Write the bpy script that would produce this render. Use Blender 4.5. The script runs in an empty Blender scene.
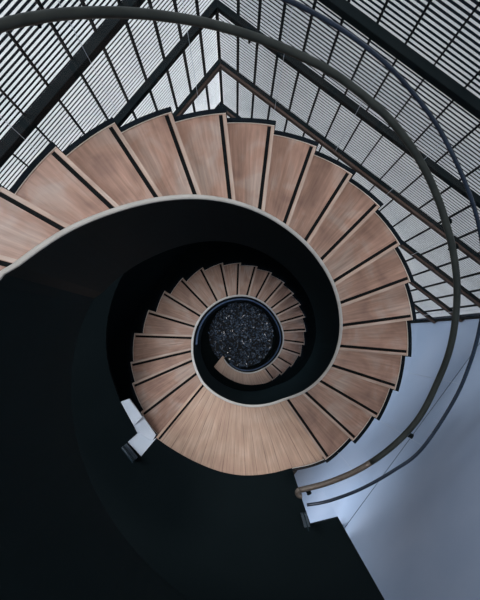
import bpy, bmesh, math, random
from mathutils import Vector, Matrix
random.seed(4)
PI = math.pi
COL = bpy.context.scene.collection
F = 433.0; CAM_Z = 9.5; H = .165; D0 = 2.9
NX, NY = 235.5, 336.0                       # where straight down falls in the frame

# ---------- survey helper: a sight line of the surveyed camera at a known depth -> plan position ----------
_n = Vector(((NX-240)/F, (NY-300)/F, 1)).normalized()
_x = (Vector((1,0,0)) - _n*_n.x).normalized(); _y = _n.cross(_x)
def ray(px, py):
    v = Vector(((px-240)/F, (py-300)/F, 1)); d = Vector((v.dot(_x), v.dot(_y), v.dot(_n)))
    return (d.x/d.z, d.y/d.z)
def unp(px, py, d):
    r = ray(px, py); return (r[0]*d, -r[1]*d)      # plan x, y (y up)
def lerp_tab(t, xs, ys):
    if t <= xs[0]: return ys[0] + (t-xs[0])*(ys[1]-ys[0])/(xs[1]-xs[0])
    for i in range(len(xs)-1):
        if t <= xs[i+1]: return ys[i] + (ys[i+1]-ys[i])*(t-xs[i])/(xs[i+1]-xs[i])
    return ys[-1]
CX, CY = .05, -.005                          # stair axis
def polar(p):
    return math.atan2(-(p[1]-CY), p[0]-CX), math.hypot(p[0]-CX, p[1]-CY)   # angle grows clockwise (downstairs)
def at(t, r): return (CX + r*math.cos(t), CY - r*math.sin(t))

# ---------- custom helpers ----------
def tag(o, label=None, cat=None, group=None, kind=None):
    if label: o['label'] = label
    if cat: o['category'] = cat
    if group: o['group'] = group
    if kind: o['kind'] = kind
    return o
def empty(name, loc=(0,0,0)):
    o = bpy.data.objects.new(name, None); COL.objects.link(o); o.location = loc
    o.empty_display_size = .1
    return o
def obj(name, bm, mat, parent=None, smooth=False):
    me = bpy.data.meshes.new(name)
    bmesh.ops.recalc_face_normals(bm, faces=bm.faces)
    c = Vector((0,0,0))
    for v in bm.verts: c += v.co
    c /= max(1, len(bm.verts))
    for v in bm.verts: v.co -= c
    bm.to_mesh(me); bm.free()
    if smooth:
        for p in me.polygons: p.use_smooth = True
    me.materials.append(mat)
    o = bpy.data.objects.new(name, me); COL.objects.link(o)
    if parent is not None:
        o.parent = parent
        w = Vector((0,0,0)); q = parent
        while q is not None: w += q.location; q = q.parent
        o.location = c - w
    else: o.location = c
    return o
def prism(bm, pts, z0, z1):
    lo = [bm.verts.new((x, y, z0)) for x, y in pts]; hi = [bm.verts.new((x, y, z1)) for x, y in pts]
    n = len(pts); bm.faces.new(hi); bm.faces.new(list(reversed(lo)))
    for i in range(n):
        j = (i+1) % n; bm.faces.new((lo[i], lo[j], hi[j], hi[i]))
def sector(bm, t0, t1, r0f, r1f, z0, z1, n=8):
    pts = [at(t0+(t1-t0)*i/n, r1f(t0+(t1-t0)*i/n)) for i in range(n+1)]
    pts += [at(t0+(t1-t0)*i/n, r0f(t0+(t1-t0)*i/n)) for i in range(n, -1, -1)]
    prism(bm, pts, z0, z1)
def ribbon(bm, rows):
    # rows: list of closed section loops (same count) -> solid band
    prev = None; first = None
    for s in rows:
        cur = [bm.verts.new(p) for p in s]
        if prev:
            m = len(cur)
            for i in range(m):
                j = (i+1) % m; bm.faces.new((prev[i], prev[j], cur[j], cur[i]))
        else: first = cur
        prev = cur
    bm.faces.new(list(reversed(first))); bm.faces.new(prev)
def tube(bm, path, r, seg=10, flat=1.0):
    rows = []
    for i, p in enumerate(path):
        p = Vector(p); a = Vector(path[max(0, i-1)]); b = Vector(path[min(len(path)-1, i+1)])
        d = (b-a).normalized(); up = Vector((0,0,1)) if abs(d.z) < .95 else Vector((1,0,0))
        s = d.cross(up).normalized(); u = s.cross(d)
        rows.append([p + s*(r*math.cos(2*PI*k/seg)) + u*(r*flat*math.sin(2*PI*k/seg)) for k in range(seg)])
    ribbon(bm, rows)
def box_dir(bm, a, b, n, w0, w1, z0, z1):
    # box along plan segment a-b, from w0 to w1 along plan normal n
    prism(bm, [(a[0]+n[0]*w0, a[1]+n[1]*w0), (b[0]+n[0]*w0, b[1]+n[1]*w0),
               (b[0]+n[0]*w1, b[1]+n[1]*w1), (a[0]+n[0]*w1, a[1]+n[1]*w1)], z0, z1)
def bevel(o, w=.003, seg=2):
    m = o.modifiers.new('bevel', 'BEVEL'); m.width = w; m.segments = seg; m.limit_method = 'ANGLE'; return o

# ---------- materials ----------
def mat(name, col, rough=.5, metal=0., spec=.5):
    m = bpy.data.materials.new(name); m.use_nodes = True
    b = m.node_tree.nodes['Principled BSDF']
    b.inputs['Base Color'].default_value = (*col, 1); b.inputs['Roughness'].default_value = rough
    b.inputs['Metallic'].default_value = metal; b.inputs['Specular IOR Level'].default_value = spec
    return m
def noise_mat(name, c0, c1, scale, rough=.5, metal=0., spec=.5, bump=0., r2=None):
    m = mat(name, c0, rough, metal, spec); nt = m.node_tree; N = nt.nodes; L = nt.links
    b = N['Principled BSDF']; tc = N.new('ShaderNodeTexCoord'); no = N.new('ShaderNodeTexNoise')
    no.inputs['Scale'].default_value = scale; no.inputs['Detail'].default_value = 5
    L.new(tc.outputs['Object'], no.inputs['Vector'])
    cr = N.new('ShaderNodeValToRGB'); cr.color_ramp.elements[0].position = .35; cr.color_ramp.elements[1].position = .65
    cr.color_ramp.elements[0].color = (*c0, 1); cr.color_ramp.elements[1].color = (*c1, 1)
    L.new(no.outputs['Fac'], cr.inputs['Fac']); L.new(cr.outputs['Color'], b.inputs['Base Color'])
    if bump:
        bp = N.new('ShaderNodeBump'); bp.inputs['Strength'].default_value = bump; bp.inputs['Distance'].default_value = .01
        L.new(no.outputs['Fac'], bp.inputs['Height']); L.new(bp.outputs['Normal'], b.inputs['Normal'])
    return m
def wood_mat(name, cols, gain=1.0, plank=False):
    m = mat(name, cols[0], .42, 0, .35); nt = m.node_tree; N = nt.nodes; L = nt.links; b = N['Principled BSDF']
    geo = N.new('ShaderNodeNewGeometry'); sep = N.new('ShaderNodeSeparateXYZ'); L.new(geo.outputs['Position'], sep.inputs[0])
    def math_(op, a, c=None, v=None):
        n = N.new('ShaderNodeMath'); n.operation = op
        L.new(a, n.inputs[0])
        if c is not None: L.new(c, n.inputs[1])
        if v is not None: n.inputs[1].default_value = v
        return n.outputs[0]
    dx = math_('SUBTRACT', sep.outputs['X'], v=CX); dy = math_('SUBTRACT', sep.outputs['Y'], v=CY)
    ang = math_('ARCTAN2', dy, dx)
    rr = math_('SQRT', math_('ADD', math_('MULTIPLY', dx, dx), math_('MULTIPLY', dy, dy)))
    oi = N.new('ShaderNodeObjectInfo'); off = math_('MULTIPLY', oi.outputs['Random'], v=37.)
    def noise(su, sv, detail, dist=0.):
        cb = N.new('ShaderNodeCombineXYZ')
        L.new(math_('MULTIPLY', ang, v=su), cb.inputs[0]); L.new(math_('MULTIPLY', rr, v=sv), cb.inputs[1]); L.new(off, cb.inputs[2])
        n = N.new('ShaderNodeTexNoise'); n.inputs['Scale'].default_value = 1; n.inputs['Detail'].default_value = detail
        n.inputs['Distortion'].default_value = dist
        L.new(cb.outputs[0], n.inputs['Vector']); return n.outputs['Fac']
    patch = noise(5, 3.2, 3, .6); grain = noise(70, 3.0, 5, .3)
    cr = N.new('ShaderNodeValToRGB'); e = cr.color_ramp.elements
    e[0].position = .32; e[0].color = (*cols[0], 1); e[1].position = .68; e[1].color = (*cols[1], 1)
    x = e.new(.5); x.color = (*cols[2], 1)
    L.new(patch, cr.inputs['Fac'])
    hs = N.new('ShaderNodeMapRange'); hs.inputs['From Min'].default_value = .25; hs.inputs['From Max'].default_value = .75
    hs.inputs['To Min'].default_value = .72*gain; hs.inputs['To Max'].default_value = 1.25*gain
    L.new(grain, hs.inputs['Value'])
    val = hs.outputs['Result']
    if plank:
        fr = math_('FRACT', math_('MULTIPLY', ang, v=1/.085)); ln = math_('GREATER_THAN', fr, v=.06)
        mr = N.new('ShaderNodeMapRange'); mr.inputs['To Min'].default_value = .62; mr.inputs['To Max'].default_value = 1
        L.new(ln, mr.inputs['Value']); val = math_('MULTIPLY', val, mr.outputs['Result'])
    mx = N.new('ShaderNodeVectorMath'); mx.operation = 'SCALE'
    L.new(cr.outputs['Color'], mx.inputs[0]); L.new(val, mx.inputs['Scale'])
    L.new(mx.outputs[0], b.inputs['Base Color'])
    bp = N.new('ShaderNodeBump'); bp.inputs['Strength'].default_value = .08; bp.inputs['Distance'].default_value = .003
    L.new(grain, bp.inputs['Height']); L.new(bp.outputs['Normal'], b.inputs['Normal'])
    return m
def glass_mat(name, tint, fac):
    m = bpy.data.materials.new(name); m.use_nodes = True; nt = m.node_tree; N = nt.nodes; L = nt.links
    N.remove(N['Principled BSDF'])
    t = N.new('ShaderNodeBsdfTransparent'); t.inputs['Color'].default_value = (*tint, 1)
    g = N.new('ShaderNodeBsdfGlossy'); g.inputs['Roughness'].default_value = .03; g.inputs['Color'].default_value = (.9,.95,1,1)
    fr = N.new('ShaderNodeLayerWeight'); fr.inputs['Blend'].default_value = .5
    pw = N.new('ShaderNodeMath'); pw.operation = 'POWER'; pw.inputs[1].default_value = 5; L.new(fr.outputs['Facing'], pw.inputs[0])
    ml = N.new('ShaderNodeMath'); ml.operation = 'MULTIPLY_ADD'; ml.inputs[1].default_value = fac; ml.inputs[2].default_value = .008; L.new(pw.outputs[0], ml.inputs[0])
    mx = N.new('ShaderNodeMixShader'); L.new(ml.outputs[0], mx.inputs[0]); L.new(t.outputs[0], mx.inputs[1]); L.new(g.outputs[0], mx.inputs[2])
    L.new(mx.outputs[0], N['Material Output'].inputs['Surface']); return m

WOOD = [(.19,.112,.088), (.295,.225,.195), (.262,.16,.124)]
M_wood = wood_mat('brown_wood', WOOD)
M_wood2 = wood_mat('brown_wood_planks', [(.36,.235,.18), (.42,.30,.235), (.39,.265,.2)], plank=True)
M_nose = wood_mat('pale_nosing', [(.27,.19,.16), (.36,.29,.255), (.32,.24,.20)])
M_riser = wood_mat('riser_wood', [(.10,.06,.045), (.14,.09,.07), (.12,.075,.055)])
M_strip = noise_mat('black_rubber', (.003,.004,.0045), (.005,.006,.007), 60, .8, 0, .06)
M_trim = noise_mat('black_steel', (.003,.006,.009), (.005,.008,.012), 20, .7, .0, .05)
M_pale = mat('pale_edging', (.62,.60,.57), .5)
M_cap = noise_mat('brushed_cap', (.40,.40,.39), (.47,.47,.46), 8, .4, .1, .4)
M_navy = noise_mat('navy_steel', (.0035,.0085,.0108), (.004,.0095,.012), 3, .55, 0., .08)
M_rail = noise_mat('rail_graphite', (.015,.020,.020), (.025,.031,.030), 9, .5, .0, .3)
M_railend = noise_mat('rail_bronze', (.11,.09,.078), (.15,.13,.115), 20, .45, .4, .5)
M_top = noise_mat('blue_steel', (.016,.026,.045), (.024,.038,.065), 6, .25, .2, .6)
M_glass = glass_mat('balustrade_glass', (.985,.99,.995), .08)
M_pane = glass_mat('window_glass', (.96,.975,.98), .15)
M_black = noise_mat('black_floor', (.0036,.0068,.0082), (.0042,.0075,.009), 1.5, .9, 0, .05)
M_blackw = noise_mat('black_wall', (.0045,.0085,.0105), (.0055,.0095,.012), 1.2, .95, 0, .03)
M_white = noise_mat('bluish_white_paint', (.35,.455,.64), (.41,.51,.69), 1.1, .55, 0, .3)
M_kerb = noise_mat('white_paint', (.60,.66,.76), (.66,.71,.80), 3, .5, 0, .4)
M_upper = noise_mat('dark_grey_plaster', (.05,.055,.06), (.06,.065,.07), 2, .8, 0, .1)
M_reflect = noise_mat('blue_reflection', (.05,.09,.17), (.08,.13,.24), 4, .4, 0, .4)
M_seal = mat('clear_seal', (.50,.58,.68), .4)
M_joint = mat('joint_dark', (.05,.07,.11), .7)
M_beamk = noise_mat('black_beam', (.004,.008,.010), (.007,.011,.013), 5, .8, .0, .06)
M_beamb = noise_mat('brown_beam', (.050,.034,.029), (.080,.056,.048), 7, .6, 0, .15)  # brownish tint of the light on the lower beams, put into the colour
M_mull = mat('mullion_black', (.008,.011,.013), .8, 0, .08)
M_slat = noise_mat('white_louvre', (.76,.765,.77), (.84,.84,.84), 4, .5, 0, .3)
M_gravel = noise_mat('dark_pebble', (.006,.010,.018), (.09,.135,.21), 26, .22, 0, .7)
M_soil = noise_mat('dark_soil', (.006,.008,.012), (.012,.016,.022), 30, .9)

# ---------- survey of the stair ----------
TOP = [(55,145.5),(115,123),(171.7,113),(226,113.5),(274.5,126.7),(316,148.3),(351.7,175.8),(380,206.7),(400,245),(410.8,281.7),(412.7,320),(408,356),(395.5,390),(376.3,418.3),(351.7,440),(324.7,459)]
LOW = [(156,437.5),(141,411.7),(132.5,383),(131,362),(135,333),(149,310),(165,291),(183,278),(203,267.5),(223,263),(241,263),(257.5,266.7),(272,273),(284.7,283),(293.7,294),(300.5,305),(304.7,317.5),(305.8,331.7),(304,345),(300,356.3),(290.8,367),(281,375),(271.7,380.3)]
KS = list(range(39)); TH = []; RO = []
for k, (px, py) in enumerate(TOP+LOW):
    t, r = polar(unp(px, py, D0+H*k))
    if k: 
        while t < TH[-1]: t += 2*PI
    elif t > 0: t -= 2*PI
    TH.append(t); RO.append(r)
for k in range(16): RO[k] = 1.819*.6 + RO[k]*.4
DEL = .2385
for k in (-1, -2, -3, -4, -5, -6, -7, -8, -9): TH.insert(0, TH[0]-DEL); RO.insert(0, 1.83); KS.insert(0, k)
def th(k): return TH[k+9]
def ro_curve(t): return lerp_tab(t, TH, RO)
ro = ro_curve
DEP = [D0+H*k for k in KS]
T_END = None
tE, rE = polar(unp(214, 366.7, D0+H*39))
while tE < TH[-1]: tE += 2*PI
T_END = tE
def dep(t):                                   # walking depth (continuous)
    return lerp_tab(t, TH+[T_END], DEP+[D0+H*39])
def zz(d): return CAM_Z - d
# inner parapet rim (its top is .8 above the walking line)
PH = .80
RIM = [(0,275),(13,264),(70,231.7),(115,210.7),(160,200.7),(200,197.5),(227,201),(260,212),(290,231),(315,255),(333,285),(341,320),(338,350),(325,374),(305,391),(285,400),(250,405),(225,399),(206,387),
       (195.5,365),(192.5,343),(198,322),(211.7,306.7),(230,297.5),(246.7,295.8),(263,303),(275,315),(282,328),(284,340),(280,352),(271.7,363),(260,370.5),(246.7,373.7),(235,369.5),(228,364.5),(224,359)]
RT = []; RR = []
for i, (px, py) in enumerate(RIM):
    d = 1.7 if i == 0 else dlast
    for _ in range(40):
        t, r = polar(unp(px, py, d))
        base = -1.2*PI if i == 0 else RT[-1]-.25
        while t < base-.0: t += 2*PI
        if i == 0 and t > 0: t -= 2*PI
        d = .5*d + .5*(dep(t)-PH)
    dlast = d
    RT.append(t); RR.append(r)
RS = [RR[i] if i in (0, len(RR)-1) else .25*RR[i-1]+.5*RR[i]+.25*RR[i+1] for i in range(len(RR))]

def catmull(t, xs, ys):
    if t <= xs[0] or t >= xs[-1]: return lerp_tab(t, xs, ys) if t > xs[0] else ys[0]
    for i in range(len(xs)-1):
        if t <= xs[i+1]: break
    u = (t-xs[i])/(xs[i+1]-xs[i])
    m0 = (ys[i+1]-ys[max(0,i-1)])/(xs[i+1]-xs[max(0,i-1)])*(xs[i+1]-xs[i])
    m1 = (ys[min(len(xs)-1,i+2)]-ys[i])/(xs[min(len(xs)-1,i+2)]-xs[i])*(xs[i+1]-xs[i])
    return (2*u**3-3*u*u+1)*ys[i]+(u**3-2*u*u+u)*m0+(-2*u**3+3*u*u)*ys[i+1]+(u**3-u*u)*m1
def ri(t): return catmull(t, RT, RS)
CAPW = .026
def tin(t): return ri(t)+.012                    # inner ends of the treads, against the parapet's outer face

# ---------- stairs ----------
JAG = {21: .055, 22: .06, 23: .055, 24: .045, 25: .028}
def skew(bm, k):                                # the upper nosings run slightly off-radial
    if k > 13: return
    dl = .045*min(1, (14-k)/4)
    for v in bm.verts:
        x, y = v.co.x-CX, v.co.y-CY; r = math.hypot(x, y)
        a = -dl*max(0, (1.82-r)/.97); c, s_ = math.cos(a), math.sin(a)
        v.co.x, v.co.y = CX+x*c-y*s_, CY+x*s_+y*c
def make_tread(k, parent):
    t0, t1 = th(k-1), th(k); z = zz(D0+H*k)
    e = JAG.get(k, .018 if k > 25 else 0.)
    a_ = ro_curve(t0)*(1-e); b_ = ro_curve(t1)
    def ro(t): 
        if not e: return ro_curve(t)
        return a_+(b_-a_)*max(0, min(1, (t-t0)/(t1-t0)))
    rm = (ro(t1)+ri(t1))/2; rout = ro(t1)
    bo = .022/rm                                 # board slides under the step above
    # the outer line is a plain arc between this nosing and the last
    bm = bmesh.new(); sector(bm, t0-bo, t1, tin, lambda t: ro(max(t, t0)), z-.038, z, 8); skew(bm, k)
    tr = obj('tread', bm, M_wood, parent); bevel(tr, .002, 1)
    w = .030; back = .031
    def strip(a0, a1, lift, r_in, r_out):        # a band parallel to the nosing line
        d = Vector((math.cos(t1), -math.sin(t1))); s = Vector((math.sin(t1), math.cos(t1)))   # s points upstairs
        q = []
        for rr, aa in ((r_in, a0), (r_out, a0), (r_out, a1), (r_in, a1)):
            p = Vector((CX, CY)) + d*rr + s*aa; q.append((p.x, p.y))
        b = bmesh.new(); prism(b, q, z-.004, z+lift); skew(b, k); return b
    r_in = ri(t1)+.02
    obj('nosing', strip(.0005, back-.004, .002, r_in, rout-.001), M_nose, tr)
    obj('non_slip_strip', strip(back, back+w, .0025, r_in, rout-.012), M_strip, tr)
    bm = bmesh.new(); sector(bm, t1-.022/rm, t1-.006/rm, lambda t: tin(t)+.003, lambda t: ro(t)-.004, z-H+.001, z-.0385, 3); skew(bm, k)
    obj('riser', bm, M_riser, tr)
    bm = bmesh.new(); sector(bm, t0+.002, t1, lambda t: ro(t)+.001, lambda t: ro(t)+.005, z-.03, z+.002, 8)
    tag(obj('edge_bead', bm, M_pale, tr), 'thin pale bead along the outer end of the tread')
    bm = bmesh.new(); sector(bm, t0-.004, t1+.004, lambda t: ro(t)+.0055, lambda t: ro(t)+.042, z-.15, z+.012, 8)
    obj('edge_trim', bm, M_trim, tr)
    return tr
fl = empty('stair_flight', (CX, CY, zz(D0+H*16)))
tag(fl, 'upper curved flight of brown wooden treads with black strips, winding down to the broad landing', 'stairs')
for k in range(-8, 16): make_tread(k, fl)
fl2 = empty('stair_flight', (CX, CY, zz(D0+H*39)))
tag(fl2, 'lower, smaller-looking curved flight of wooden treads in the middle of the stairwell', 'stairs')
for k in range(17, 39): make_tread(k, fl2)

# broad landing
DL = D0+H*16; ZL = zz(DL)
LO = [(324.7,459),(309,464.5),(292,468),(275,472.5),(258,475),(240,475.2),(220,471.5),(200,464),(178,452.5),(156,437.5)]
LT = []; LR = []
for i, (px, py) in enumerate(LO):
    t, r = polar(unp(px, py, DL))
    while t < TH[9+15]-.2: t += 2*PI
    LT.append(t); LR.append(r)
LT[0] = th(15)-.01
def rl(t): return catmull(t, LT, LR)
ld = empty('stair_landing', (CX, CY, ZL))
tag(ld, 'broad curved wooden landing of radial planks between the two flights', 'landing')
bm = bmesh.new(); sector(bm, th(15)-.02, LT[-1], tin, rl, ZL-.05, ZL, 40)
lb = obj('landing_deck', bm, M_wood2, ld); bevel(lb, .002, 1)
t1 = LT[-1]; d = Vector((math.cos(t1), -math.sin(t1))); s = Vector((math.sin(t1), math.cos(t1)))
q = []
for rr, aa in ((ri(t1)+.02, .028), (LR[-1]-.01, .028), (LR[-1]-.01, .054), (ri(t1)+.02, .054)):
    p = Vector((CX, CY))+d*rr+s*aa; q.append((p.x, p.y))
bm = bmesh.new(); prism(bm, q, ZL-.004, ZL+.0025); obj('non_slip_strip', bm, M_strip, ld)
bm = bmesh.new(); sector(bm, th(15)+.002, LT[2], lambda t: rl(t)+.0075, lambda t: rl(t)+.036, ZL-.15, ZL+.014, 8); obj('edge_trim', bm, M_trim, ld)
bm = bmesh.new(); sector(bm, th(15)+.002, LT[2], lambda t: rl(t)+.001, lambda t: rl(t)+.007, ZL-.03, ZL+.004, 8)
tag(obj('edge_bead', bm, M_pale, ld), 'thin pale bead along the curved edge')
bm = bmesh.new(); sector(bm, t1-.02, t1-.006, lambda t: tin(t)+.003, lambda t: ro(t)-.004, ZL-H+.001, ZL-.0505, 3); obj('riser', bm, M_riser, ld)

# bottom landing
DB = D0+H*39; ZB = zz(DB)
BO = [(271.7,380.3),(266,383),(258,384.5),(246.7,384.7),(235,381.7),(223,375),(214,366.7)]
BT = []; BR = []
for px, py in BO:
    t, r = polar(unp(px, py, DB))
    while t < th(38)-.3: t += 2*PI
    BT.append(t); BR.append(r)
BT[0] = th(38)-.01
T_RIMEND = RT[-1]
def ribot(t):
    return ri(min(t, T_RIMEND))
ld2 = empty('stair_landing', (CX, CY, ZB))
tag(ld2, 'narrow tapering wooden landing curling over the dark pebbles at the foot of the stairs', 'landing')
bm = bmesh.new(); sector(bm, th(38)-.02, BT[-1], lambda t: ribot(t)+.012, lambda t: catmull(t, BT, BR), 0.085, ZB, 30)
bevel(obj('landing_deck', bm, M_wood2, ld2), .002, 1)

# inner parapet : solid band following the inner edge, with pale cap
T0 = TH[0]+.02; T1 = T_RIMEND; NP = 260
pp = empty('stair_parapet', (CX, CY, ZB))
tag(pp, 'continuous dark navy curved parapet with pale cap lining the open well of the spiral stair', 'parapet')
rows = []; caps = []; beads = []
for i in range(NP+1):
    t = T0+(T1-T0)*i/NP; r = ri(t); zt = zz(dep(t))+PH; zb = max(.075, zz(dep(t))-.30)
    def P(rr, z): a = at(t, rr); return Vector((a[0], a[1], z))
    rows.append([P(r-.012, zb), P(r+.011, zb), P(r+.011, zt), P(r-.012, zt)])
    w = CAPW/2
    caps.append([P(r-w, zt+.0005), P(r+w, zt+.0005), P(r+w, zt+.012), P(r+w-.006, zt+.018), P(r-w+.006, zt+.018), P(r-w, zt+.012)])
bm = bmesh.new(); ribbon(bm, rows); obj('parapet_wall', bm, M_navy, pp, smooth=False)
bead = []  # slim blue tube standing in for a reflection on the parapet's inner face
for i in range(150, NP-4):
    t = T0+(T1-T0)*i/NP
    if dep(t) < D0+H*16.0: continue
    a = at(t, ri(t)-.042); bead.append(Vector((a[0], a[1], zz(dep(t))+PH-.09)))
bm = bmesh.new(); tube(bm, bead, .013, 8); tag(obj('reflection_line', bm, M_reflect, pp, True), 'slim blue line standing in for a reflection below the cap')
bm = bmesh.new(); ribbon(bm, caps); tag(obj('parapet_cap', bm, M_cap, pp), 'pale metal cap')

# ---------- handrail and glass balustrade of the upper flight ----------
HR = [(-60,60),(-30,38),(0,22.5),(40,16),(80,12.5),(120,12),(160,14),(213,23),(267,41),(320,65),(353,86),(387,115),(410,143),(427,173),(438,200),(445,217),(453,247),(457.7,280),(456.7,313),(451.7,347),(440.7,377),(420,418),(393,448),(360,470),(327,483),(300,490)]
TR = [(230,-19),(260,-10),(290,0),(320,15.5),(353,36),(387,63),(413,92),(437,123),(453,155),(467,187),(478,217),(484,250),(486,290),(481,325),(472,361),(457,400),(420,452),(393,472),(360,490),(327,501.5),(307,505)]
def rail_pts(L, R, R_end):
    out = []
    n = len(L)
    for i, (px, py) in enumerate(L):
        f = max(0, (i-(n-5))/4)
        Rt = R + (R_end-R)*f
        lo, hi = .3, 8
        for _ in range(50):
            mid = (lo+hi)/2
            if polar(unp(px, py, mid))[1] < Rt: lo = mid
            else: hi = mid
        p = unp(px, py, lo); out.append(Vector((p[0], p[1], zz(lo))))
    return out
def smooth_path(P, sub=6, passes=2):
    Q = [p.copy() for p in P]
    for _ in range(passes):
        Q = [Q[0]]+[(Q[i-1]+Q[i]*2+Q[i+1])/4 for i in range(1, len(Q)-1)]+[Q[-1]]
    # smooth height only, keep plan
    P2 = [Vector((a.x*.7+b.x*.3, a.y*.7+b.y*.3, b.z*.7+a.z*.3)) for a, b in zip(P, Q)]
    out = []
    for i in range(len(P2)-1):
        p0 = P2[max(0, i-1)]; p1 = P2[i]; p2 = P2[i+1]; p3 = P2[min(len(P2)-1, i+2)]
        for j in range(sub):
            u = j/sub
            out.append(.5*((2*p1)+(p2-p0)*u+(2*p0-5*p1+4*p2-p3)*u*u+(3*p1-p0-3*p2+p3)*u**3))
    out.append(P2[-1]); return out
hr = smooth_path(rail_pts(HR, 1.87, 1.68))
tr = smooth_path(rail_pts(TR, 1.935, 1.745))
for p in hr[::18]: 
    t, r = polar(p); 
    if t < TH[0]-.5: t += 2*PI
    pass
for p in tr[::18]: 
    t, r = polar(p); 
    if t < TH[0]-.5: t += 2*PI
    pass
hand = empty('handrail', tuple(hr[-1]))
tag(hand, 'round graphite handrail sweeping around the outside of the upper flight, bronze curled end', 'handrail')
bm = bmesh.new(); tube(bm, hr[:-14], .0285, 14); obj('rail_tube', bm, M_rail, hand, True)
bm = bmesh.new(); tube(bm, hr[-15:], .0287, 14)
obj('rail_tube_end', bm, M_railend, hand, True)['label'] = 'bronze end length of the rail'
e = hr[-1]; dirv = (hr[-1]-hr[-3]).normalized(); inw = Vector((CX-e.x, CY-e.y, 0)).normalized()
curl = []
for i in range(13):
    a = i/12*PI*.95
    curl.append(e + dirv*(.035*math.sin(a)) - inw*(.035*(1-math.cos(a))) + Vector((0,0,-.02*i/12)))
bm = bmesh.new(); tube(bm, curl, .0275, 12); obj('curled_end', bm, M_railend, hand, True)

# glass panels under the top rail
glass = empty('glass_balustrade', (CX, CY, ZL))
tag(glass, 'clear curved glass balustrade with slim dark blue top rail around the upper flight', 'balustrade')
bm = bmesh.new(); tube(bm, tr, .0155, 10); obj('top_rail', bm, M_top, glass, True)
tt = []
for p in tr:
    t, r = polar(p)
    if tt:
        while t < tt[-1][0]-.5: t += 2*PI
    elif t > 0: t -= 2*PI
    tt.append((t, r, p.z))
TX = [a[0] for a in tt]; TRR = [a[1] for a in tt]; TZ = [a[2] for a in tt]
tA = th(-3); 
def tr_r(t): return lerp_tab(max(t, TX[0]), TX, TRR)
def tr_z(t): return lerp_tab(t, TX, TZ) if t >= TX[0] else TZ[0] + (TX[0]-t)/DEL*H
# start of the top rail above the first treads
NPN = 13; tB = TX[-1]
for i in range(NPN):
    a0 = tA+(tB-tA)*i/NPN+.002; a1 = tA+(tB-tA)*(i+1)/NPN-.002
    rows = []
    for j in range(9):
        t = a0+(a1-a0)*j/8
        r = tr_r(t); zt = tr_z(t)-.016; zb = zz(dep(min(t, th(15)+.05)))-.09
        rb = max(r, 0)
        def P(rr, z): a = at(t, rr); return Vector((a[0], a[1], z))
        rows.append([P(r-.006, zb), P(r+.006, zb), P(r+.006, zt), P(r-.006, zt)])
    bm = bmesh.new(); ribbon(bm, rows); gp = obj('glass_panel', bm, M_glass, glass)
    def P2(t, rr, z): a = at(t, rr); return Vector((a[0], a[1], z))
    if i: 
        r = tr_r(a0); zt = tr_z(a0)-.02; zb = zz(dep(min(a0, th(15)+.05)))-.08
        ta, tb = a0-.0019, a0-.0003; bm = bmesh.new()
        ribbon(bm, [[P2(ta, r-.005, z), P2(ta, r+.005, z), P2(tb, r+.005, z), P2(tb, r-.005, z)] for z in (zb, zt)])
        obj('edge_seal', bm, M_seal, gp)
# the part of the top rail before it enters the picture
pre = []
for i in range(14):
    t = tA+(TX[0]-tA)*i/13; a = at(t, tr_r(t)); pre.append(Vector((a[0], a[1], tr_z(t))))
bm = bmesh.new(); tube(bm, pre, .0155, 10); obj('top_rail', bm, M_top, glass, True)
# brackets from the glass to the handrail
def bracket(px, py):
    best = min(hr, key=lambda p: (proj(p)[0]-px)**2+(proj(p)[1]-py)**2)
    t, r = polar(best); rg = 1.93
    if t < TX[0]: pass
    rg = tr_r(t)
    a = at(t, r); b = at(t, rg)
    z = best.z
    bm = bmesh.new()
    tube(bm, [Vector((a[0], a[1], z-.02)), Vector((a[0], a[1], z-.06)), Vector(((a[0]+b[0])/2, (a[1]+b[1])/2, z-.075)), Vector((b[0], b[1], z-.075))], .009, 8)
    d = Vector((b[0]-a[0], b[1]-a[1], 0)).normalized()
    c = Vector((b[0], b[1], z-.075))
    tube(bm, [c-d*.022, c-d*.006], .026, 14)
    tube(bm, [c+d*.006, c+d*.018], .026, 14)
    obj('bracket', bm, M_beamk, hand, True)
def proj(p):
    v = Vector((p.x, -p.y, CAM_Z-p.z)); c = _x*0
    cx = v.x*_x[0]+v.y*_y[0]+v.z*_n[0]; cy = v.x*_x[1]+v.y*_y[1]+v.z*_n[1]; cz = v.x*_x[2]+v.y*_y[2]+v.z*_n[2]
    return 240+F*cx/cz, 300+F*cy/cz
for b in [(33,17),(250,36),(447,222),(452,250),(405,436),(309,488)]: bracket(*b)

# low glass screen beside the first steps of the lower flight
g2 = empty('glass_balustrade', (CX, CY, zz(D0+H*20)))
tag(g2, 'short dark-edged glass screen beside the first steps of the lower flight', 'balustrade')
for a0, a1 in ((th(18)+.02, th(19)+.03), (th(19)+.035, th(20)+.05)):
    rows = []
    for j in range(9):
        t = a0+(a1-a0)*j/8; r = ro(t)+.05; z = zz(dep(t))
        def P(rr, zq): a = at(t, rr); return Vector((a[0], a[1], zq))
        rows.append([P(r-.006, z-.14), P(r+.006, z-.14), P(r+.006, z+.0), P(r-.006, z+.0)])
    bm = bmesh.new(); ribbon(bm, rows); obj('glass_panel', bm, M_glass, g2)

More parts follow.
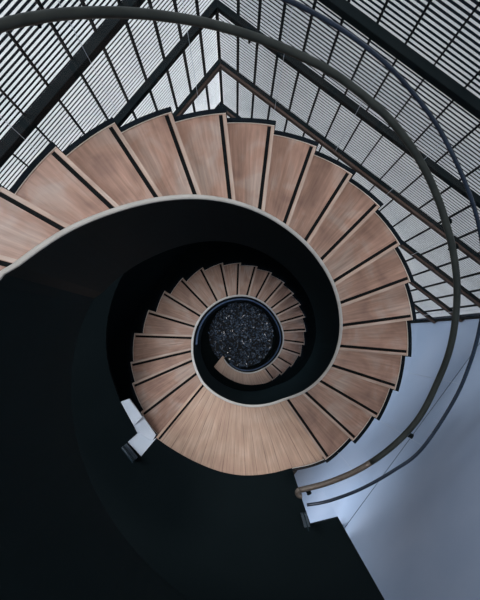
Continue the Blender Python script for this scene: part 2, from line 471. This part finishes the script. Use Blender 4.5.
# ---------- the setting ----------
_a = math.radians(38.2)
n1 = Vector((math.sin(_a), math.cos(_a))); W1 = 2.3; t1v = Vector((math.cos(_a), -math.sin(_a)))       # right glazed wall
n2 = Vector((math.cos(_a), -math.sin(_a))); W2 = 2.5                                                  # white wall
n3 = Vector((-math.cos(_a), math.sin(_a))); W3 = 2.04; t3v = Vector((-math.sin(_a), -math.cos(_a)))    # left glazed wall
def meet(na, wa, nb, wb):
    det = na.x*nb.y-na.y*nb.x
    return Vector(((wa*nb.y-wb*na.y)/det, (na.x*wb-nb.x*wa)/det))
PC = meet(n1, W1, n3, W3); PJ = meet(n1, W1, n2, W2); kr = unp(342.7, 525.5, 1.); PK = Vector(kr)*(W2/Vector(kr).dot(n2))
u3 = -(PC.dot(t3v)); PL = PC + t3v*((-4.0-PC.x)/t3v.x)

BD = [2.81, 3.68, 4.53, 5.45, 6.34, 7.2]

TOPD = 1.0; BOTR = 8.45; BOTL = 5.62
def facade(name, A, B, n, tdir, u_first, step, botd, dwell, cat):
    root = empty(name, (A.x, A.y, zz(botd))); root['kind'] = 'structure'
    L = (B-A).length; ztop = zz(TOPD); zb = zz(botd)
    c0 = A.dot(tdir); us = [x-c0 for x in u_first]; u = us[-1]+step
    while u < L-.05: us.append(u); u += step
    for u in us+[.012, L-.012]:
        p = A+tdir*u; bm = bmesh.new(); q = p+tdir*.006; p = p-tdir*.006
        box_dir(bm, p, q, n, -.03, .0, zb, ztop); obj('mullion', bm, M_mull, root)
    bm = bmesh.new(); box_dir(bm, A, B, n, .034, .042, zb, ztop); obj('pane', bm, M_pane, root)
    bm = bmesh.new(); box_dir(bm, A, B, n, -.03, .30, zb-.08, zb-.001); obj('sill', bm, M_beamk, root)
    return root
facade('window_1', PC, PL, n3, t3v, (-2.032,-1.785,-1.542,-1.29,-1.035,-.783,-.5375,-.285), .252, BOTL, None, None)
facade('window_2', PC, PJ, n1, t1v, (-1.77,-1.54,-1.305,-1.055,-.808,-.56,-.319,-.075,.184,.443,.703,.963,1.224,1.487,1.747), .25, BOTR, None, None)
names = ['topmost', 'second', 'third', 'fourth', 'fifth', 'lowest']
sideinfo = [('right', PC, PJ, n1, t1v, BOTR, BD), ('left', PC, PL, n3, t3v, BOTL, BD[:4])]
for side, A, B, n, tv, bot, bds in sideinfo:
    for i, dpt in enumerate(bds):
        w = (.075, .065, .065, .065, .06, .055)[i]; h = (.07, .06, .06, .06, .055, .055)[i]
        A2 = A + tv*(.0)
        # mitred inner face at the corner
        def ip(wd):
            if side == 'right': return meet(n1, W1-wd, n3, W3-wd)
            return meet(n1, W1-wd, n3, W3-wd)
        a0 = ip(.031); a1 = ip(.031+w)
        eps = tv*.001
        b0 = B - n*.031 - tv*.02; b1 = B - n*(.031+w) - tv*.02
        bm = bmesh.new(); prism(bm, [tuple(a0+eps), tuple(a1+eps), tuple(b1), tuple(b0)], zz(dpt)-h/2, zz(dpt)+h/2)
        col = ('black', 'black', 'brown', 'brown', 'brown', 'brown')[i]
        nm = names[i] if (side == 'right' or i < 3) else 'lowest'
        o = obj('wall_beam', bm, M_beamk if col == 'black' else M_beamb, None)
        bevel(o, .004, 1)
        if col == 'brown':
            bm = bmesh.new(); prism(bm, [tuple(a0+eps), tuple(ip(.031+w*.62)+eps), tuple(B - n*(.031+w*.62) - tv*.02), tuple(b0)], zz(dpt)+h/2+.0005, zz(dpt)+h/2+.012)
            tag(obj('top_plate', bm, M_beamk, o), 'black plate on top of the beam')
        tag(o, f'{nm} horizontal {col} beam across the {side} louvred glass wall', 'beam', f'horizontal beams of the {side} glass wall')
    edges = [TOPD+.02]+list(bds)+[bot]
    sp = .0443
    for i in range(len(edges)-1):
        zt = zz(edges[i]); zb = zz(edges[i+1]); bm = bmesh.new()
        z = zz(TOPD)-sp*math.ceil((zz(TOPD)-zt)/sp)
        while z > zb+.001:
            # slats: thin boards, slightly tilted outwards
            off = .075; wd = .015
            a = meet(n1, W1+off, n3, W3+off); b = B+n*off
            a_ = meet(n1, W1+off+wd, n3, W3+off+wd); b_ = B+n*(off+wd)
            vs = []
            for (p, dz) in ((a, .0), (b, .0), (b_, .003), (a_, .003)):
                vs.append((p.x, p.y, z+dz))
            lo = [bm.verts.new((x, y, q-.003)) for x, y, q in vs]; hi = [bm.verts.new(v) for v in vs]
            bm.faces.new(hi); bm.faces.new(list(reversed(lo)))
            for j in range(4): bm.faces.new((lo[j], lo[(j+1)%4], hi[(j+1)%4], hi[j]))
            z -= sp
        names7 = ['above the topmost beam', 'between topmost and second beams', 'between second and third beams', 'between third and fourth beams', 'between fourth and fifth beams', 'between fifth and lowest beams', 'below the lowest beam']
        nm = names7[i] if side == 'right' else (['above the topmost beam', 'between topmost and second beams', 'between second and third beams', 'between third and lowest beams', 'below the lowest beam'][i])
        o = obj('louvre_screen', bm, M_slat, None)
        tag(o, f'white horizontal louvre slats outside the {side} glass wall, {nm}', 'louvre', f'louvre screens of the {side} wall')

def wall(name, a, b, n, z0, z1, m, th_=.2):
    bm = bmesh.new(); box_dir(bm, a, b, n, 0, th_, z0, z1); o = obj(name, bm, m); o['kind'] = 'structure'; return o
wall('wall_east', PJ, PK, n2, zz(5.5), zz(TOPD), M_white)
PK2 = PK+(PK-PJ).normalized()*1.6
wall('wall_east_mid', PJ, PK, n2, zz(BOTR), zz(5.5)-.001, M_white)
wall('wall_east_far', PK, PK2, n2, zz(BOTR), zz(5.62), M_white)
# painted wall joint at the landing level
bm = bmesh.new(); box_dir(bm, PJ, PK, n2, -.003, -.0005, zz(5.506), zz(5.496)); o = obj('trim_1', bm, M_joint); o['kind'] = 'structure'
bm = bmesh.new(); box_dir(bm, PJ, PJ+(PK-PJ).normalized()*.02, n2, -.02, -.0005, zz(BOTR), zz(TOPD)); o = obj('trim_2', bm, M_mull); o['kind'] = 'structure'
# lower storey: black walls down to the ground
wall('wall_north_lower', PC, PJ, n1, 0, zz(BOTR)-.081, M_blackw)
wall('wall_east_lower', PJ, PK2, n2, 0, zz(BOTR)-.001, M_blackw)
wall('wall_west_lower', PC, PL, n3, 0, zz(BOTL)-.081, M_blackw)
SW = Vector((-4.0, -4.2)); SE = Vector((PK.x+.9, -4.2))
wall('wall_west', PL, SW, Vector((-1, 0)), 0, zz(TOPD), M_blackw)
wall('wall_south', SW, SE, Vector((0, -1)), 0, zz(TOPD), M_blackw)
# unseen storey added over the glazing to darken the white wall, square roof opening
ZC = zz(-1.7)
wall('wall_north_upper', PC, PJ, n1, zz(TOPD)+.001, ZC, M_upper)
wall('wall_east_upper', PJ, PK, n2, zz(TOPD)+.001, ZC, M_upper)
wall('wall_left_upper', PC, PL, n3, zz(TOPD)+.001, ZC, M_upper)
wall('wall_west_upper', PL, SW, Vector((-1, 0)), zz(TOPD)+.001, ZC, M_upper)
wall('wall_south_upper', SW, SE, Vector((0, -1)), zz(TOPD)+.001, ZC, M_upper)
bm = bmesh.new()
for x0, x1, y0, y1 in ((-4.4, -1.7, -4.5, 4.0), (1.7, 4.4, -4.5, 4.0), (-1.7, 1.7, 1.7, 4.0), (-1.7, 1.7, -4.5, -1.7)):
    prism(bm, [(x0, y0), (x1, y0), (x1, y1), (x0, y1)], ZC+.001, ZC+.2)
o = obj('ceiling', bm, M_upper); o['kind'] = 'structure'
# ground floor
bm = bmesh.new(); prism(bm, [tuple(PC+n1*.2+n3*.2), tuple(PJ+n1*.2+n2*.2), tuple(PK+n2*.2), tuple(SE), tuple(SW), tuple(PL)], -.2, 0)
o = obj('floor', bm, M_black); o['kind'] = 'structure'

# black floor at the landing level
ZS = ZL-.006
def sp_(px, py): return unp(px, py, DL+.006)
poly = [sp_(292, 468.5), sp_(306, 511), sp_(311, 525), sp_(338.5, 518), tuple(PK)]
poly += [tuple(PK+n2*.21), (SE.x, PK.y-.25), (SE.x, -4.2), (-4.0, -4.2), (-4.0, PL.y)]
pE = unp(20, 262, DL)
q = Vector((PC.x, PC.y))+t3v*1.5
poly += [tuple(q)]
ts = [th(16)+.62+i*.1 for i in range(14)]
arc = [at(t, 1.70) for t in ts if t < math.radians(225)]
poly += list(reversed(arc))
poly += [sp_(120, 402), sp_(128, 418), sp_(137, 433), sp_(127, 442), sp_(141, 457), sp_(156.5, 438)]
poly += [at(t, rl(t)-.005) for t in [LT[-1]-(LT[-1]-LT[2])*i/30 for i in range(1, 30)]]
bm = bmesh.new(); prism(bm, poly, ZS-.05, ZS); o = obj('floor_upper', bm, M_black); o['kind'] = 'structure'

# white return kerbs where the balustrade meets the floor edge
k1 = empty('return_kerb', (*sp_(140, 430), ZS-.2)); tag(k1, 'small white angled kerb at the head of the lower flight, left of the landing', 'kerb')
bm = bmesh.new(); prism(bm, [sp_(120.3,402), sp_(129,399), sp_(142,417), sp_(133.5,426)], ZS-.045, ZS-.012)
obj('curved_panel', bm, M_kerb, k1)
bm = bmesh.new(); 
P0 = [sp_(133.5,426), sp_(142,417), sp_(155,436), sp_(152,441), sp_(137,433)]
vs_hi = [bm.verts.new((x, y, z)) for (x, y), z in zip(P0, (ZS-.014, ZS-.05, ZS-.055, ZS-.02, ZS-.01))]
vs_lo = [bm.verts.new((x, y, ZS-.08)) for x, y in P0]
bm.faces.new(vs_hi); bm.faces.new(list(reversed(vs_lo)))
for i in range(5): bm.faces.new((vs_lo[i], vs_lo[(i+1)%5], vs_hi[(i+1)%5], vs_hi[i]))
obj('sloping_face', bm, M_kerb, k1)
bm = bmesh.new(); prism(bm, [sp_(137.2,433.2), sp_(152,441), sp_(156,438.6), sp_(141,456.5), sp_(127.5,442)], ZS-.05, ZS-.008)
obj('return_slab', bm, M_kerb, k1)
def clamp(pxs, label):
    c = empty('glass_clamp', (*sp_(*pxs[0]), ZS)); tag(c, label, 'clamp')
    a, b = Vector(sp_(*pxs[0])), Vector(sp_(*pxs[1])); n = Vector(sp_(*pxs[2]))-a; n.normalize()
    bm = bmesh.new(); box_dir(bm, a, b, n, .03, .042, ZS, ZS+.16); obj('glass_plate', bm, M_glassd, c)
    bm = bmesh.new(); box_dir(bm, a, b, n, 0, .029, ZS, ZS+.05); obj('clamp_bar', bm, M_topg, c)
    bm = bmesh.new(); box_dir(bm, a, b, n, .043, .07, ZS, ZS+.05); obj('clamp_bar', bm, M_topg, c)
M_topg = mat('grey_steel', (.10,.13,.16), .35, .6); M_glassd = mat('smoked_glass', (.02,.035,.045), .1, 0, .8)
clamp([(127,443),(138,457),(122,447)], 'small grey clamp beside the white kerb at the left edge of the landing')
clamp([(306,512),(309.5,525),(299,513)], 'small grey clamp at the right corner of the black floor below the handrail end')

# ---------- pebble bed ----------
gc = unp(241, 335, CAM_Z); GR = 32.5*CAM_Z/F
bm = bmesh.new()
bmesh.ops.create_cone(bm, cap_ends=True, segments=48, radius1=GR*.99, radius2=GR*.97, depth=.02, matrix=Matrix.Translation((gc[0], gc[1], .0115)))
o = obj('soil_bed', bm, M_soil); tag(o, 'round bed of dark soil under the pebbles at the bottom of the well', 'bed')
bm = bmesh.new()
ico = bmesh.new(); bmesh.ops.create_icosphere(ico, subdivisions=1, radius=1); IV = [v.co.copy() for v in ico.verts]; IF = [[v.index for v in f.verts] for f in ico.faces]; ico.free()
for i in range(1500):
    a = random.uniform(0, 2*PI); r = GR*math.sqrt(random.random())*.985
    s = random.uniform(.013, .026)
    Mx = Matrix.Translation((gc[0]+r*math.cos(a), gc[1]+r*math.sin(a), .045+random.uniform(0, .022))) @ Matrix.Rotation(random.uniform(0, 6.28), 4, Vector((random.random()-.5, random.random()-.5, random.random())).normalized()) @ Matrix.Diagonal((s*1.5, s, s*.5, 1))
    vs = [bm.verts.new(Mx @ (v*random.uniform(.85, 1.1))) for v in IV]
    for f in IF: bm.faces.new([vs[j] for j in f])
o = obj('pebbles', bm, M_gravel); tag(o, 'round bed of dark blue-black pebbles at the very bottom of the stairwell', 'pebbles', None, 'stuff')

# ---------- outdoor ground ----------
bm = bmesh.new(); prism(bm, [(-30,-30),(30,-30),(30,30),(-30,30)], -.6, -.45)
o = obj('ground', bm, mat('dark_ground', (.004,.006,.008), .95, 0, .0)); o['kind'] = 'structure'

# ---------- light ----------
w = bpy.data.worlds.new('World'); bpy.context.scene.world = w; w.use_nodes = True
nt = w.node_tree; bg = nt.nodes['Background']; tc = nt.nodes.new('ShaderNodeTexCoord'); sx = nt.nodes.new('ShaderNodeSeparateXYZ')
cr = nt.nodes.new('ShaderNodeValToRGB'); nt.links.new(tc.outputs['Generated'], sx.inputs[0]); nt.links.new(sx.outputs['Z'], cr.inputs['Fac'])
cr.color_ramp.elements[0].position = 0; cr.color_ramp.elements[0].color = (.70,.705,.73,1)
cr.color_ramp.elements[1].position = 1; cr.color_ramp.elements[1].color = (.85,.88,.94,1)
nt.links.new(cr.outputs['Color'], bg.inputs['Color']); bg.inputs['Strength'].default_value = 1.25
def area(name, loc, rot, size, energy, col):
    l = bpy.data.lights.new(name, 'AREA'); l.shape = 'DISK'; l.size = size; l.energy = energy; l.color = col
    o = bpy.data.objects.new(name, l); COL.objects.link(o); o.location = loc; o.rotation_euler = rot; return o
sl = bpy.data.lights.new('overhead_fill', 'SPOT'); sl.energy = 2750; sl.color = (1,.95,.90); sl.spot_size = math.radians(31); sl.spot_blend = .55; sl.shadow_soft_size = .9  # added overhead fill shining down the well, no fixture there
so = bpy.data.objects.new('overhead_fill', sl); COL.objects.link(so); so.location = (.1, .1, CAM_Z+7.0)

su = bpy.data.lights.new('daylight_sun', 'SUN'); su.energy = 4.0; su.angle = math.radians(28); su.color = (.93,.96,1.0)
sun = bpy.data.objects.new('daylight_sun', su); COL.objects.link(sun); sun.location = (-8, 8, 14)
sun.rotation_euler = Vector((.86*math.cos(math.radians(40)), -.51*math.cos(math.radians(40)), -math.sin(math.radians(40)))).to_track_quat('-Z', 'Y').to_euler()

# added fill light hidden under the upper floor, brightening the foot of the white wall
al = bpy.data.lights.new('wall_fill', 'AREA'); al.shape = 'DISK'; al.size = .5; al.energy = 22; al.color = (.95,.97,1)
ao = bpy.data.objects.new('wall_fill', al); COL.objects.link(ao); pl = PK - n2*1.35 + (PK-PJ).normalized()*.35
ao.location = (pl.x, pl.y, zz(6.15)); ao.rotation_euler = Vector((n2.x-.35*0, n2.y+.25, -.45)).to_track_quat('-Z', 'Y').to_euler()

# ---------- camera ----------
cd = bpy.data.cameras.new('camera'); cam = bpy.data.objects.new('camera', cd); COL.objects.link(cam)
cd.sensor_fit = 'VERTICAL'; cd.sensor_height = 36; cd.sensor_width = 28.8; cd.lens = F/600*36; cd.clip_start = .05
Mm = Matrix(((_x[0], _y[0], _n[0]), (_x[1], _y[1], _n[1]), (_x[2], _y[2], _n[2])))   # world(down) -> cam
S = Matrix(((1,0,0),(0,-1,0),(0,0,-1)))
W2C = S @ Mm @ S
cam.matrix_world = Matrix.Translation((0,0,CAM_Z)) @ W2C.transposed().to_4x4()
bpy.context.scene.camera = cam
vs = bpy.context.scene.view_settings; vs.view_transform = 'Standard'; vs.look = 'None'; vs.exposure = 0; vs.gamma = 1; vs.use_curve_mapping = False
bpy.context.scene.display_settings.display_device = 'sRGB'
